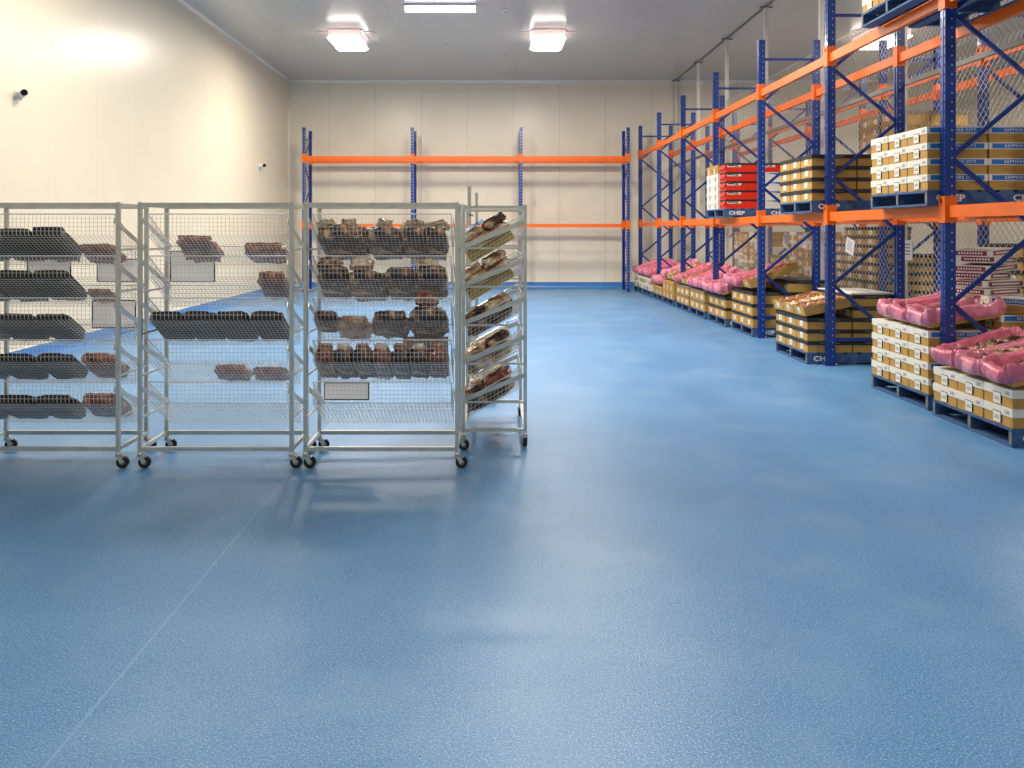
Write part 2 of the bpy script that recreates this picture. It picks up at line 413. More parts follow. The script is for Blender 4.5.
# ------------------------------------------------------------------ mesh partition between the two racks
XM = 3.2 * H
e = bpy.data.objects.new('mesh_partition', None); COL.objects.link(e); e.location = (XM, 0, 0)
tag(e, 'tall wire mesh partition on white poles between the two rows of racking', 'mesh partition')
PY = [24.4, 21.75, 19.1, 16.38, 13.63, 10.9, 8.2, 5.5]
for y in PY:
    mb = MB(); mb.box((-.035, y-.035, 0), (.035, y+.035, ZC-.04), 'pole'); mb.box((-.06, y-.06, 0), (.06, y+.06, .01), 'galv')
    o = mb.build('post', e)
    mb = MB(); mb.box((-.12, y-.03, ZC-.045), (.12, y+.03, ZC-.02), 'greyrail'); mb.build('ceiling_bracket', o)
mb = MB(); mb.box((-.018, 5, ZC-.03), (.018, PY[0], ZC), 'greyrail'); mb.build('ceiling_track', e)
mb = MB(); mb.box((-.075, 5, 2.115*H), (-.035, PY[0], 2.15*H), 'greyrail'); mb.build('rail', e)
mb = MB(); y0, y1, zt, st = 5.5, 19.1, 2.75*H, .1
n = int((y1 - y0 + zt) / st)
for s in (1, -1):
    for k in range(n + 1):
        a = y0 - zt + k * st        # line y = a + z (s=1) or mirrored
        z0 = max(0, y0 - a); z1 = min(zt, y1 - a)
        if z1 <= z0: continue
        ya, yb_ = a + z0, a + z1
        if s < 0: ya, yb_ = y0 + y1 - ya, y0 + y1 - yb_
        mb.tube((-.05 + .004*s, ya, z0), (-.05 + .004*s, yb_, z1), .0028, 'meshwire', 3, caps=False)
mb.tube((-.05, y0, zt), (-.05, y1, zt), .006, 'meshwire', 4)
mb.build('wire_mesh', e)

# ------------------------------------------------------------------ pallets
PL, PH = 1.165, .15
def make_pallet():
    e = bpy.data.objects.new('pallet', None); COL.objects.link(e)
    mb = MB(); x = 0; n = 7; bw = .13; g = (PL - n*bw) / (n-1)
    for k in range(n): mb.box((k*(bw+g), 0, .128), (k*(bw+g)+bw, PL, PH), 'pallet')
    mb.build('top_deck', e)
    for k, y in enumerate((0, PL/2-.022, PL-.044)):
        mb = MB(); t = Matrix.Identity(4)
        mb.box((.002, y, .02), (PL-.002, y+.044, .128), 'pallet')
        mb.box((0, y+.004, .024), (.002, y+.04, .124), 'palletraw')
        if k == 0:
            tm = text_mesh('CHEP', .115, .004, 1.05)
            for cx in (.22, .95):
                mb.merge(tm, Matrix.Translation((cx, -.002, .072)) @ Matrix.Rotation(math.pi/2, 4, 'X') @ Matrix.Scale(.95, 4, (1,0,0)) @ Matrix.Scale(.75, 4, (0,1,0)), 'ink')
        mb.build('bearer', e)
    mb = MB()
    for x in (0, PL/2-.065, PL-.13): mb.box((x, 0, 0), (x+.13, PL, .02), 'pallet')
    mb.build('bottom_boards', e)
    return e
PALLET = make_pallet(); used = {}
def place(proto, key):
    if not used.get(key): used[key] = True; return proto
    return copy_tree(proto, tree_map() if key not in TM else TM[key])
TM = {}
def protos_ready(proto, key):
    d = {proto.name: [c for c in bpy.data.objects if c.parent == proto]}
    for c in list(d[proto.name]): d[c.name] = [g for g in bpy.data.objects if g.parent == c]
    TM[key] = d
protos_ready(PALLET, 'pallet')
def pallet(x, y, z, label):
    o = place(PALLET, 'pallet'); o.location = (x, y, z); tag(o, label, 'pallet', 'blue wooden pallets in the racking'); return o

# ------------------------------------------------------------------ cartons
CL, CW, CH = .576, .382, .15
def carton_parts(kind, h=CH):
    """returns dict part name -> MB. Aisle end is x=0, camera-facing long side is y=0."""
    P = {}
    base, lid, lab = {'white': ('kraft','lidw','blue_l'), 'maroon': ('kraft','lidw','maroon_l'), 'black': ('kraft','lidk',None),
        'grey': ('kraft','lidg',None), 'red': ('redc','lidk',None), 'plain': ('lidw','lidw',None), 'kraft': ('kraft','kraft',None),
        'bluewhite': ('lidw','lidw','blue_l'), 'maroonlid': ('lidw','lidw','maroon_l')}[kind]
    i = .006; ld = {'black': .052, 'grey': .05, 'red': .028, 'maroonlid': .062}.get(kind, .066)
    mb = MB(); mb.box((i, i, 0), (CL-i, CW-i, h-.004), base)
    if kind in ('white', 'maroon'):
        for k in range(3): mb.box((.1+.02*k, i-.001, .03+.012*k), (.26, i, .034+.012*k), 'kraftp')
    if kind == 'red':
        mb.box((.03, i-.0015, h*.55), (.27, i, h*.8), 'lidw'); mb.box((.04, i-.0025, h*.66), (.15, i-.0015, h*.78), 'darkink'); mb.box((.16, i-.0025, h*.58), (.22, i-.0015, h*.78), 'green_l')
        mb.quad([(i-.03, .03, h*.35), (i-.03, CW-.03, h*.35), (i, CW-.03, h*.85), (i, .03, h*.85)], 'redc')
    P['base'] = mb
    mb = MB(); mb.box((0, 0, h-ld), (CL, CW, h), lid)
    if kind in ('black', 'grey'):
        c = 'greyink'
        x = .16
        while x < .42:
            w = random.choice((.012, .018, .009)); mb.box((x, -.001, h-ld*.68), (x+w, 0, h-ld*.34), c); x += w + .008
    if kind in ('kraft', 'plain'):
        mb.box((0, CW/2-.002, h-.001), (CL, CW/2+.002, h+.0005), 'kraftp' if kind == 'kraft' else 'greyink')
    if kind in ('white', 'maroon'):
        mb.box((-.001, .03, h-.052), (0, .10, h-.02), 'palegrey')
        for k in range(3): mb.box((-.0016, .035, h-.046+.009*k), (-.001, .09-.01*k, h-.0425+.009*k), 'greyink')
    P['lid'] = mb
    if lab:
        mb = MB(); x0, x1 = (.03, CL-.035) if kind != 'maroon' else (.12, CL-.03)
        if kind == 'bluewhite':
            mb.quad([(.1, -.002, h-.02), (CL-.02, -.002, h-.075), (CL-.02, -.002, h-.005)], 'blue_l')
        else:
            mb.box((x0, -.002, h-.056), (x1, 0, h-.010), lab)
            if kind == 'white':
                tm = text_mesh('SAPPHIRE CITY', .036, .0008, 1.35)
                mb.merge(tm, Matrix.Translation(((x0+x1)/2+.02, -.003, h-.033)) @ Matrix.Rotation(math.pi/2, 4, 'X'), 'ink')
            else:
                x = x0 + .05
                while x < x1 - .05:
                    w = random.choice((.014, .02, .01)); mb.box((x, -.003, h-.042), (x+w, -.002, h-.024), 'ink'); x += w + .01
        P['side_label'] = mb
    if kind == 'maroonlid':
        mb = P['side_label']; mb.box((-.002, .05, h-.056), (0, CW-.04, h-.010), lab); y = .09
        while y < CW-.08: mb.box((-.003, y, h-.042), (-.002, y+.014, h-.024), 'ink'); y += .026
    if kind not in ('red', 'bluewhite', 'maroonlid'):
        mb = MB(); c = CW*.5; zb = .022 if h < .17 else .035
        if kind in ('black', 'grey'):
            mb.box((-.001, c-.055, zb), (i, c+.05, zb+.07), 'lidw'); mb.box((-.002, c-.03, zb+.02), (-.001, c+.02, zb+.05), 'palegrey')
        else:
            mb.box((-.003, c-.05, .018), (i, c+.055, .105), 'darkink'); mb.box((-.004, c-.046, .014), (i, c+.051, .1), 'lidw')
            mb.box((-.0048, c-.03, .045), (-.004, c+.035, .052), 'greyink'); mb.box((-.0048, c-.03, .06), (-.004, c+.03, .066), 'greyink')
        P['end_label'] = mb
    return P
DESC = {'maroonlid': 'maroon-labelled carton lid', 'white': 'white-lidded carton', 'maroon': 'maroon-labelled carton', 'black': 'black-lidded carton', 'grey': 'olive-lidded carton',
        'red': 'red carton', 'plain': 'plain white carton', 'kraft': 'plain brown carton', 'bluewhite': 'white carton with blue flash'}
CP = {}
def carton_proto(kind, h, detailed):
    key = (kind, round(h, 3), detailed)
    if key in CP: return CP[key]
    P = carton_parts(kind, h)
    if detailed: CP[key] = [(n, p.mesh(n)) for n, p in P.items()]
    else:
        mb = MB()
        for p in P.values():
            i = len(mb.v); mb.v += p.v
            mp = [mb.mi(m) for m in p.mats]
            mb.f += [tuple(i + j for j in f) for f in p.f]; mb.m += [mp[k] for k in p.m]; mb.sm += p.sm
        CP[key] = mb.mesh('carton')
    return CP[key]
REST = MB()
def carton(kind, x, y, z, label, group, h=CH, detailed=True, rz=0., rx=0., ry=0., rest=False):
    if rest:
        me = carton_proto(kind, h, False); X = Matrix.Translation((x, y, z)); i = len(REST.v)
        REST.v += [tuple(X @ v.co) for v in me.vertices]; mp = [REST.mi(KEY[m.name]) for m in me.materials]
        for p in me.polygons: REST.f.append(tuple(i + j for j in p.vertices)); REST.m.append(mp[p.material_index]); REST.sm.append(False)
        return
    pr = carton_proto(kind, h, detailed)
    if detailed:
        o = bpy.data.objects.new('carton', None); COL.objects.link(o)
        for n, me in pr: link(n, me, o)
    else: o = link('carton', pr)
    X = Matrix.Translation((x + CL/2, y + CW/2, z)) @ Matrix.Rotation(rz, 4, 'Z') @ Matrix.Rotation(ry, 4, 'Y') @ Matrix.Rotation(rx, 4, 'X') @ Matrix.Translation((-CL/2, -CW/2, 0))
    o.matrix_basis = X
    tag(o, label, 'carton', group); return o
ORD = ['bottom', 'second', 'third', 'fourth', 'fifth', 'sixth', 'seventh', 'eighth', 'ninth', 'tenth', 'eleventh']
CELL = {(0,0): 'near aisle corner', (1,0): 'middle of aisle side', (2,0): 'far aisle corner', (0,1): 'near inner corner', (1,1): 'middle of inner side', (2,1): 'far inner corner'}
def stack(kind, x, y, z, n, phrase, h=CH, detailed=True, cells=None, n_inner=None, kinds=None, jit=.004, rest=None):
    for L in range(n):
        for (i, j) in (cells or CELL):
            if j == 1 and n_inner is not None and L >= n_inner: continue
            kd = kinds(L, i, j) if kinds else kind
            if kd is None: continue
            rs = (i > 0 and j == 1 and L < n-1) or (rest is not None and rest(L, i, j))
            carton(kd, x + j*(PL/2) + .004 + random.uniform(-jit, jit), y + i*(PL/3) + .003 + random.uniform(-.002, .002), z + L*h + .0005,
                   '%s, %s layer, %s, %s' % (DESC[kd], ORD[L], CELL[(i, j)], phrase), 'cartons on the ' + phrase, h, detailed, rz=random.uniform(-.004, .004), rest=rs)

# open cartons with pink liners / brown trays
def liner_mesh(seed, L=.6, W=.36):
    rnd = random.Random(seed); mb = MB(); N = 120
    prof = [(-.06, .06), (-.034, .105), (-.022, .138), (-.006, .155), (.006, .152), (.014, .125), (.02, .09), (.018, .05), (.006, .025)]
    ph = [rnd.uniform(0, 6.28) for _ in range(6)]; rows = []
    for k, (o, z) in enumerate(prof):
        row = []
        for i in range(N):
            t = 2*math.pi*i/N; c, s = math.cos(t), math.sin(t); pw = .32
            sx = math.copysign(abs(c)**pw, c); sy = math.copysign(abs(s)**pw, s)
            ruf = .008*abs(math.sin(6*t+ph[0]+k*.15))*1.6 + .007*math.sin(17*t+ph[1]+k*.6) + .006*abs(math.sin(23*t+ph[2]-k*.9)) - .012
            lift = .016*math.sin(3*t+ph[3]) + .012*math.sin(8*t+ph[4]) + .01*abs(math.sin(13*t+ph[5]))
            oo = o + ruf*(.3+.7*(k > 2)); zz = z + lift*(1 if 1 <= k <= 5 else .2)
            crn = max(0., 1 - abs(abs(c)-abs(s))*2.2) * min(1, max(0, k-1)/3) * (1 if k < 7 else .3)
            oo += .028*crn*(.5+.5*math.sin(ph[5]+3*t)); zz += .02*crn*(1 if k < 6 else 0)
            flare = .04 if c < -.6 else 0
            row.append((sx*(L/2+oo+flare*(k > 3)*.6)+L/2, sy*(W/2+oo)+W/2, max(.012, zz)))
        rows.append(row)
    for k in range(len(rows)-1):
        for i in range(N):
            j = (i+1) % N
            mb.quad([rows[k][j], rows[k][i], rows[k+1][i], rows[k+1][j]], 'pink' if seed % 2 else 'pinkw', True)
    me = mb.mesh('liner'); return me
def bm_merge(me, dist=.0005):
    import bmesh
    bm = bmesh.new(); bm.from_mesh(me); bmesh.ops.remove_doubles(bm, verts=bm.verts, dist=dist); bm.to_mesh(me); bm.free(); return me
def lumps_mesh(seed, L=.56, W=.325, mat='meat', z0=.085, amp=.055, name='contents'):
    mb = MB(); nx, ny = 28, 18; off = Vector((seed*3.1, seed*1.7, 0)); P = {}
    for i in range(nx+1):
        for j in range(ny+1):
            x, y = i/nx*L, j/ny*W
            v = noise.noise(Vector((x*11, y*11, 0)) + off); v2 = noise.noise(Vector((x*26, y*26, 5)) + off)
            P[i, j] = (x+.02, y+.02, z0 + amp*(abs(v)*1.3 + .35*v2))
    for i in range(nx):
        for j in range(ny): mb.quad([P[i,j], P[i+1,j], P[i+1,j+1], P[i,j+1]], mat, True)
    return bm_merge(mb.mesh(name))
def tray_mesh():
    mb = MB(); L, W, h, t = .6, .365, .12, .006
    mb.box((0, 0, 0), (L, W, t), 'kraft'); mb.box((0, 0, t), (t, W, h), 'kraft'); mb.box((L-t, 0, t), (L, W, h), 'kraft'); mb.box((t, 0, t), (L-t, t, h), 'kraft'); mb.box((t, W-t, t), (L-t, W, h), 'kraft')
    mb.box((-.001, W/2-.05, .03), (0, W/2+.05, .1), 'lidw'); mb.box((-.002, W/2-.03, .05), (-.001, W/2+.03, .056), 'darkink')
    return mb.mesh('tray')
TRAY = tray_mesh(); LIN = [bm_merge(liner_mesh(k)) for k in range(4)]; CON = [lumps_mesh(k+1) for k in range(3)] + [lumps_mesh(9, mat='meatcream')]
RTRAY = [lumps_mesh(20, mat='meatred', z0=.085, amp=.06), lumps_mesh(21, mat='meatcream', z0=.085, amp=.06)]
def open_carton(x, y, z, ry, label, group, pink=True, seed=0, rz=0., sx=1., rx=0.):
    o = bpy.data.objects.new('open_carton', None); COL.objects.link(o)
    link('tray', TRAY, o)
    if pink: link('liner', LIN[seed % 4], o)
    link('contents', (CON[seed % 3] if pink else RTRAY[seed % 2]), o)
    o.matrix_basis = Matrix.Translation((x, y, z)) @ Matrix.Rotation(rz, 4, 'Z') @ Matrix.Rotation(-ry, 4, 'Y') @ Matrix.Rotation(rx, 4, 'X') @ Matrix.Scale(sx, 4, (1,0,0))
    tag(o, label, 'open carton', group)
W3 = ['nearest', 'middle', 'farthest']
X0 = 2.395 * H

# --- floor level pallets
def floor_pallet(x, y, phrase): pallet(x, y, 0, 'blue wooden pallet on the floor under the ' + phrase.split(' pallet')[0].replace('floor ', '') + ' cartons')
# P0: nearest
pallet(X0, 6.46, 0, 'blue pallet on the floor nearest the camera, right edge')
stack('maroon', X0, 6.46, PH, 2, 'floor pallet nearest camera')
for k in range(3):
    open_carton(X0 - .0 + .03*k, 6.43 + .40*k, PH + 2*CH + .03, R(13), 'pink-lined open carton on the nearest floor pallet, %s of three' % W3[k], 'pink-lined cartons on the nearest pallet', True, k+1, rz=R(-2+3*k), sx=1.35)
# P1
XP1 = X0 + .055
Y1 = 7.81
pallet(XP1, Y1, 0, 'blue pallet on the floor behind the nearest one, beside a blue upright')
stack('white', XP1, Y1, PH, 4, 'floor pallet behind nearest')
for k in range(3):
    open_carton(XP1 + .03 + .03*k, Y1 + .0 + .40*k, PH + 4*CH + .03, R(9 + k), 'pink-lined open carton on the second floor pallet, %s of three' % W3[k], 'pink-lined cartons on the second pallet', True, k, rz=R(1-3*k), sx=1.2)
for i in range(2): carton('white', XP1+.7, Y1+.01+i*.386, PH+4*CH+.001, 'white-lidded carton behind pink-lined cartons, %s of two, second floor pallet' % W3[i*2].replace('farthest','farther').replace('nearest','nearer'), 'loose cartons behind the pink trays')
G_ = 'messy maroon-labelled cartons on the second pallet'
zt = PH + 4*CH
carton('white', XP1+.66, Y1+.02, zt+CH+.005, 'white-lidded carton tilted on top beside the maroon pile', 'loose cartons behind the pink trays', rz=R(-14), ry=R(3))
carton('white', XP1+.66, Y1+.42, zt+CH+.005, 'white-lidded carton low under the maroon pile', 'loose cartons behind the pink trays', rz=R(4))
for q, (dx, dy, rz, ry) in enumerate(((.50, .34, 30, 0), (.53, .36, 24, 0), (.46, .38, 40, 1), (.50, .36, 34, -2), (.52, .36, 44, 2), (.50, .38, 38, -2))):
    carton('maroonlid', XP1+dx+.08, Y1+dy, zt+2*CH+.012+q*.078, 'white and maroon carton lid, %s from bottom of the messy pile' % ORD[q].replace('bottom', 'first'), G_, h=.07, rz=R(rz), ry=R(ry))
# P2
XP2 = X0 - .06
Y2 = 10.51
pallet(XP2, Y2, 0, 'blue pallet on the floor under black-lidded cartons, beside the third upright')
stack('black', XP2, Y2, PH, 5, 'floor pallet with brown trays', h=.147, kinds=lambda L, i, j: 'black' if (j == 1 or L < 3) else None)
for k in range(3):
    open_carton(XP2 - .02, Y2 + .0 + .392*k, PH + 3*.147 + .02, R(12), 'open brown tray of wrapped meat, %s of three on black-lidded cartons' % W3[k], 'open brown trays on the black-lidded cartons', False, k, sx=1.)
mb = MB(); mb.box((0, 0, 0), (.6, 1.1, .012), 'plastic_w'); mb.box((0, 0, .012), (.6, .012, .02), 'plastic_w')
tag(link('cover_sheet', mb.mesh('cover_sheet'), None, (XP2+.58, Y2+.03, PH+5*.147+.002)), 'thin white cover sheet lying on the tall black-lidded cartons', 'sheet')
# E1
XE = 2.45 * H
pallet(XE, 13.2, 0, 'blue pallet on the floor beside the fourth upright, under tall black-lidded cartons')
stack('black', XE, 13.2, PH, 4, 'floor pallet at fourth upright', h=.19, kinds=lambda L, i, j: 'black' if (L < 3 or (j == 1)) else None)
open_carton(XE+.0, 13.25, PH+3*.19+.06, R(22), 'large open brown carton tilted up beside the fourth upright', 'open cartons on the fourth pallet', False, 0, sx=1.4)
open_carton(XE-.02, 13.68, PH+3*.19+.05, R(18), 'pink-lined open carton, nearer one on the tall black-lidded cartons', 'open cartons on the fourth pallet', True, 1, sx=1.3)
open_carton(XE-.04, 14.1, PH+3*.19+.05, R(14), 'pink-lined open carton, farther one on the tall black-lidded cartons', 'open cartons on the fourth pallet', True, 2, sx=1.3)
# E2
XF = 2.42 * H
pallet(XF, 14.55, 0, 'blue pallet on the floor just past the tall black-lidded cartons')
stack('black', XF, 14.55, PH, 2, 'fifth floor pallet', h=.19, detailed=False)
for k in range(3):
    open_carton(XF-.04, 14.55 + .40*k, PH+2*.19+.04, R(16), 'pink-lined open carton on the fifth floor pallet, %s of three' % W3[k], 'pink-lined cartons on the fifth pallet', True, k, sx=1.35)
far = [(15.87, 'grey', 2, .19, 'sixth floor pallet', 'p'), (17.13, 'grey', 2, .19, 'seventh floor pallet', 'b'), (18.57, 'kraft', 2, .2, 'eighth floor pallet', 'b'),
       (19.8, 'kraft', 1, .2, 'ninth floor pallet', 'p'), (21.22, 'plain', 2, .16, 'tenth floor pallet', 'p'), (22.5, 'plain', 2, .16, 'last floor pallet', 'p')]
for y, kd, n, h, ph, top in far:
    x = 2.4 * H
    pallet(x, y, 0, 'blue pallet on the floor, %s from the camera along the aisle' % ph.split()[0])
    stack(kd, x, y, PH, n, ph, h=h, detailed=False, kinds=(lambda L, i, j: 'white' if (i+L+j) % 2 else 'plain') if kd == 'plain' else None)
    for k in range(3):
        pk = (top == 'p') or (k == 2)
        open_carton(x+.04, y + .40*k, PH+n*h+.04, R(15 + 3*k), ('pink-lined' if pk else 'brown') + ' open carton on the %s, %s of three' % (ph, W3[k]), 'open cartons on the ' + ph, pk, k+int(y), sx=1.35)
# --- beam level pallets
ZB1, ZB2 = Z1 + .0565, Z2 + .0565
VIS = [(0,0), (1,0), (2,0), (0,1)]
pallet(X0+.05, Y1+.005, ZB1, 'blue pallet on the first beam under white-lidded cartons, nearest upper pallet')
stack('white', X0+.05, Y1+.005, ZB1+PH, 4, 'nearest first-beam pallet', cells=VIS)
pallet(X0, Y2+.005, ZB1, 'blue pallet on the first beam under black-lidded cartons')
stack('black', X0, Y2+.005, ZB1+PH, 4, 'first-beam pallet', h=.147, cells=VIS)
YU = 14.3; XU3 = X0 - .05
pallet(XU3, YU, ZB1, 'blue pallet on the first beam under the red cartons')
for L in range(5):
    carton('red', XU3+.03, YU+.005, ZB1+PH+L*.158+.001, 'red carton beside white cartons, %s layer, on the first-beam pallet' % ORD[L], 'red cartons on the beam', h=.156)
    carton('red' if L == 4 else 'bluewhite', XU3+.62, YU+.005, ZB1+PH+L*.158+.001, ('red carton at top right above white cartons' if L == 4 else 'white carton with blue flash, %s layer, right of the red cartons' % ORD[L]), 'cartons right of the red stack', h=.156)
    for i in (1, 2):
        kd = 'plain' if L < 4 else 'kraft'
        carton(kd, XU3+.0, YU+.01+i*.386, ZB1+PH+L*.158+.001, '%s, %s layer, %s, aisle end behind red cartons' % (DESC[kd], ORD[L], 'nearer' if i == 1 else 'farther'), 'cartons behind the red stack', h=.156, detailed=False)
# top beam
pallet(2.4*H, 7.95, ZB2, 'dark blue pallet on the top beam at the upper right')
stack('white', 2.4*H, 7.95, ZB2+PH, 2, 'top-beam pallet', cells=VIS)
pallet(2.4*H, 6.45, ZB2, 'dark pallet on the top beam at the upper right corner')
stack('kraft', 2.4*H, 6.45, ZB2+PH, 1, 'corner top-beam pallet', cells=VIS, detailed=False)

# --- goods in the rack behind the mesh
XR2 = 3.63 * H
def back_stack(y, z, n, kind, phrase, label, h=.147, inner=None, kinds=None, hide=4):
    pallet(XR2, y, z, label)
    stack(kind, XR2, y, z+PH, n, phrase, h=h, detailed=False, cells=VIS, n_inner=inner, kinds=kinds, rest=lambda L, i, j: L < hide)
back_stack(13.28, 0, 11, 'black', 'tall stack behind mesh', 'pallet behind the mesh under the tall black-lidded stack', inner=8)
back_stack(14.5, 0, 9, 'black', 'farther stack behind mesh', 'pallet behind the mesh under the farther black-lidded stack', inner=9)
mix = ['kraft', 'white', 'grey', 'plain', 'kraft', 'grey', 'kraft', 'maroon', 'grey']
back_stack(15.95, 0, 9, 'kraft', 'mixed stack behind mesh', 'pallet behind the mesh under mixed brown and white cartons', kinds=lambda L, i, j: mix[(L*3+i*2+j) % 9], h=.17)
back_stack(18.65, 0, 9, 'kraft', 'far mixed stack behind mesh', 'pallet behind the mesh under the farthest mixed cartons', hide=5, kinds=lambda L, i, j: mix[(L*5+i*4+j) % 9], h=.17)
back_stack(19.9, 0, 9, 'grey', 'farthest small stack behind mesh', 'pallet behind the mesh under the farthest olive and white cartons', hide=5, kinds=lambda L, i, j: mix[(L*7+i*2+j) % 9], h=.17)
back_stack(17.2, 0, 6, 'grey', 'low olive stack behind mesh', 'pallet behind the mesh under low olive-lidded cartons', kinds=None, h=.17, hide=9)
back_stack(9.2, 0, 9, 'black', 'near stack behind mesh', 'pallet behind the mesh at the right edge', h=.155, hide=6)
back_stack(12.7, ZB1, 9, 'kraft', 'beam stack behind mesh', 'pallet on the beam behind the mesh', h=.163, hide=2, kinds=lambda L, i, j: 'grey' if L % 3 == 2 else 'kraft')
o = REST.build('carton'); tag(o, 'remaining stacked cartons hidden low behind the mesh and inside the pallet stacks', 'carton', kind='stuff')
# cards hanging on the mesh
def card_sheet(x, y, z, w, h, axis, label, tilt=0., frame=False, grey=False):
    e = bpy.data.objects.new('price_card', None); COL.objects.link(e); e.location = (x, y, z)
    e.rotation_euler = (0, 0, 0) if axis == 'x' else (0, 0, -math.pi/2)
    if tilt: e.rotation_euler.rotate_axis('Y', tilt)
    tag(e, label, 'card', 'white cards on the wire')
    mb = MB(); mb.box((-w/2, -.001, -h), (w/2, .001, 0), 'palegrey' if grey else 'paper'); mb.build('sheet', e)
    mb = MB(); t = .009 if frame else .003
    for a, b in (((-w/2-t,-.003,-h-t),(-w/2,.003,t)), ((w/2,-.003,-h-t),(w/2+t,.003,t)), ((-w/2,-.003,-h-t),(w/2,.003,-h)), ((-w/2,-.003,0),(w/2,.003,t))): mb.box(a, b, 'darkink' if frame else 'palegrey')
    mb.build('frame', e)
    if not frame:
        mb = MB()
        for k in range(4): mb.box((-w*.35, -.0016, -h*(.25+.16*k)), (w*.3, -.001, -h*(.2+.16*k)), 'greyink')
        mb.build('print', e)
for (px, py, w, h, ti, lb) in ((787, 233, .3, .28, .3, 'white card hanging on the mesh, left of the third upright'), (804.5, 233, .18, .26, 0, 'narrow white card on the mesh behind the third upright'),
                      (851, 239, .3, .23, .25, 'white card hanging tilted on the mesh, right of the third upright'), (907, 240, .3, .26, 0, 'white card hanging on the mesh left of the near blue upright')):
    p = (px - 492) / 3.16; card_sheet(XM-.07, FH/p, (1 - (py-231)/p)*H, w*.95, h, 'y', lb, ti)

# ------------------------------------------------------------------ display trolleys with tilted wire baskets
TL, TD, TH, LV = 1.087, .485, 1.905, .3026
FZ0, RZ0, FY0, RY0 = .459, .217, .03, .455     # bottom basket floor: front/rear height and depth
def basket_mesh():
    mb = MB(); r = .0016
    F = [(FY0, .612), (FY0, FZ0), (RY0, RZ0), (RY0, .372)]
    xa, xb = .045, TL - .045
    n = 34
    for k in range(n+1):
        x = xa + (xb-xa)*k/n
        for (y0, z0), (y1, z1) in zip(F, F[1:]): mb.tube((x, y0, z0), (x, y1, z1), r, 'galvwire', 4, caps=False)
    def seg(a, b, m, rr=r):
        for k in range(m+1):
            t = k/m; y = a[0]+(b[0]-a[0])*t; z = a[1]+(b[1]-a[1])*t
            mb.tube((xa, y, z), (xb, y, z), rr, 'galvwire', 4, caps=False)
    seg(F[0], F[1], 5); seg(F[1], F[2], 14); seg(F[2], F[3], 5)
    for (y, z) in (F[0], F[3]): mb.tube((xa, y, z), (xb, y, z), .0045, 'galvwire', 6)
    for x in (xa, xb):
        mb.tube((x, F[0][0], F[0][1]), (x, F[3][0], F[3][1]), .0045, 'galvwire', 6)
        for k in range(1, 5):
            t = k/5; mb.tube((x, F[0][0], F[0][1]+(F[1][1]-F[0][1])*t), (x, F[3][0], F[3][1]+(F[2][1]-F[3][1])*t), r, 'galvwire', 4, caps=False)
        for k in range(1, 14):
            t = k/14; mb.tube((x, FY0+(RY0-FY0)*t, .612+(.372-.612)*t), (x, FY0+(RY0-FY0)*t, FZ0+(RZ0-FZ0)*t), r, 'galvwire', 4, caps=False)
    return mb.mesh('wire_basket')
BASKET = basket_mesh()
def make_trolley():
    e = bpy.data.objects.new('display_trolley', None); COL.objects.link(e)
    pw = .027
    pm = MB(); pm.box((-pw/2, -pw/2, .115), (pw/2, pw/2, TH), 'galv'); pm.box((-pw/2+.004, -pw/2+.004, TH), (pw/2-.004, pw/2-.004, TH+.004), 'plastic_w'); pm = pm.mesh('post')
    cb = MB(); cb.tube((0, 0, .085), (0, 0, .115), .02, 'galv', 8); cb.box((-.022, -.02, .078), (.022, .045, .085), 'galv')
    for s in (-1, 1): cb.bar((s*.019, .01, .082), (s*.019, .032, .04), .03, .003, 'galv', (1, 0, 0))
    cb.tube((-.024, .032, .043), (.024, .032, .043), .006, 'galv', 6); cb = cb.mesh('caster')
    cw = MB()
    cw.tube((-.015, .032, .043), (.015, .032, .043), .043, 'rubber', 16); cw.tube((-.017, .032, .043), (.017, .032, .043), .02, 'greyrail', 10); cw = cw.mesh('wheel')
    for x in (0, TL):
        for y in (0, TD):
            link('post', pm, e, (x, y, 0))
            o = link('caster', cb, e, (x, y, 0), (0, 0, random.choice((-1.5, -1.3, -1.7, -1.6)))); link('wheel', cw, o)
    for y in (0, TD):
        mb = MB(); mb.box((pw/2, y-.014, TH-.034), (TL-pw/2, y+.014, TH-.002), 'galv'); mb.build('top_rail', e)
        mb = MB(); mb.box((pw/2, y-.013, .122), (TL-pw/2, y+.013, .152), 'galv'); mb.build('bottom_rail', e)
    for x in (0, TL):
        mb = MB(); mb.box((x-.012, pw/2, TH-.03), (x+.012, TD-pw/2, TH-.006), 'galv'); mb.build('end_rail', e)
        mb = MB(); mb.box((x-.012, pw/2, .124), (x+.012, TD-pw/2, .15), 'galv'); mb.build('end_rail', e)
        s = 1 if x == 0 else -1
        for k in range(5):
            mb = MB(); z = 1.778 - (4-k)*LV
            mb.bar((x+s*.026, -.012, z), (x+s*.026, TD+.012, z-.207), .036, .004, 'galv', (1, 0, 0)); mb.build('support_bar', e)
            mb = MB(); mb.bar((x, pw/2, z-.213), (x, TD-pw/2, z-.213), .014, .012, 'galv', (1, 0, 0)); mb.build('cross_bar', e)
    for k in range(5): link('wire_basket', BASKET, e, (0, 0, k*LV))
    return e
T0 = make_trolley(); protos_ready(T0, 'trolley')
def trolley(x, y, rz, label):
    o = place(T0, 'trolley'); o.location = (x, y, 0); o.rotation_euler = (0, 0, rz)
    tag(o, label, 'display trolley', 'wire basket trolleys on castors'); return Matrix.Translation((x, y, 0)) @ Matrix.Rotation(rz, 4, 'Z')
YT = 5.92
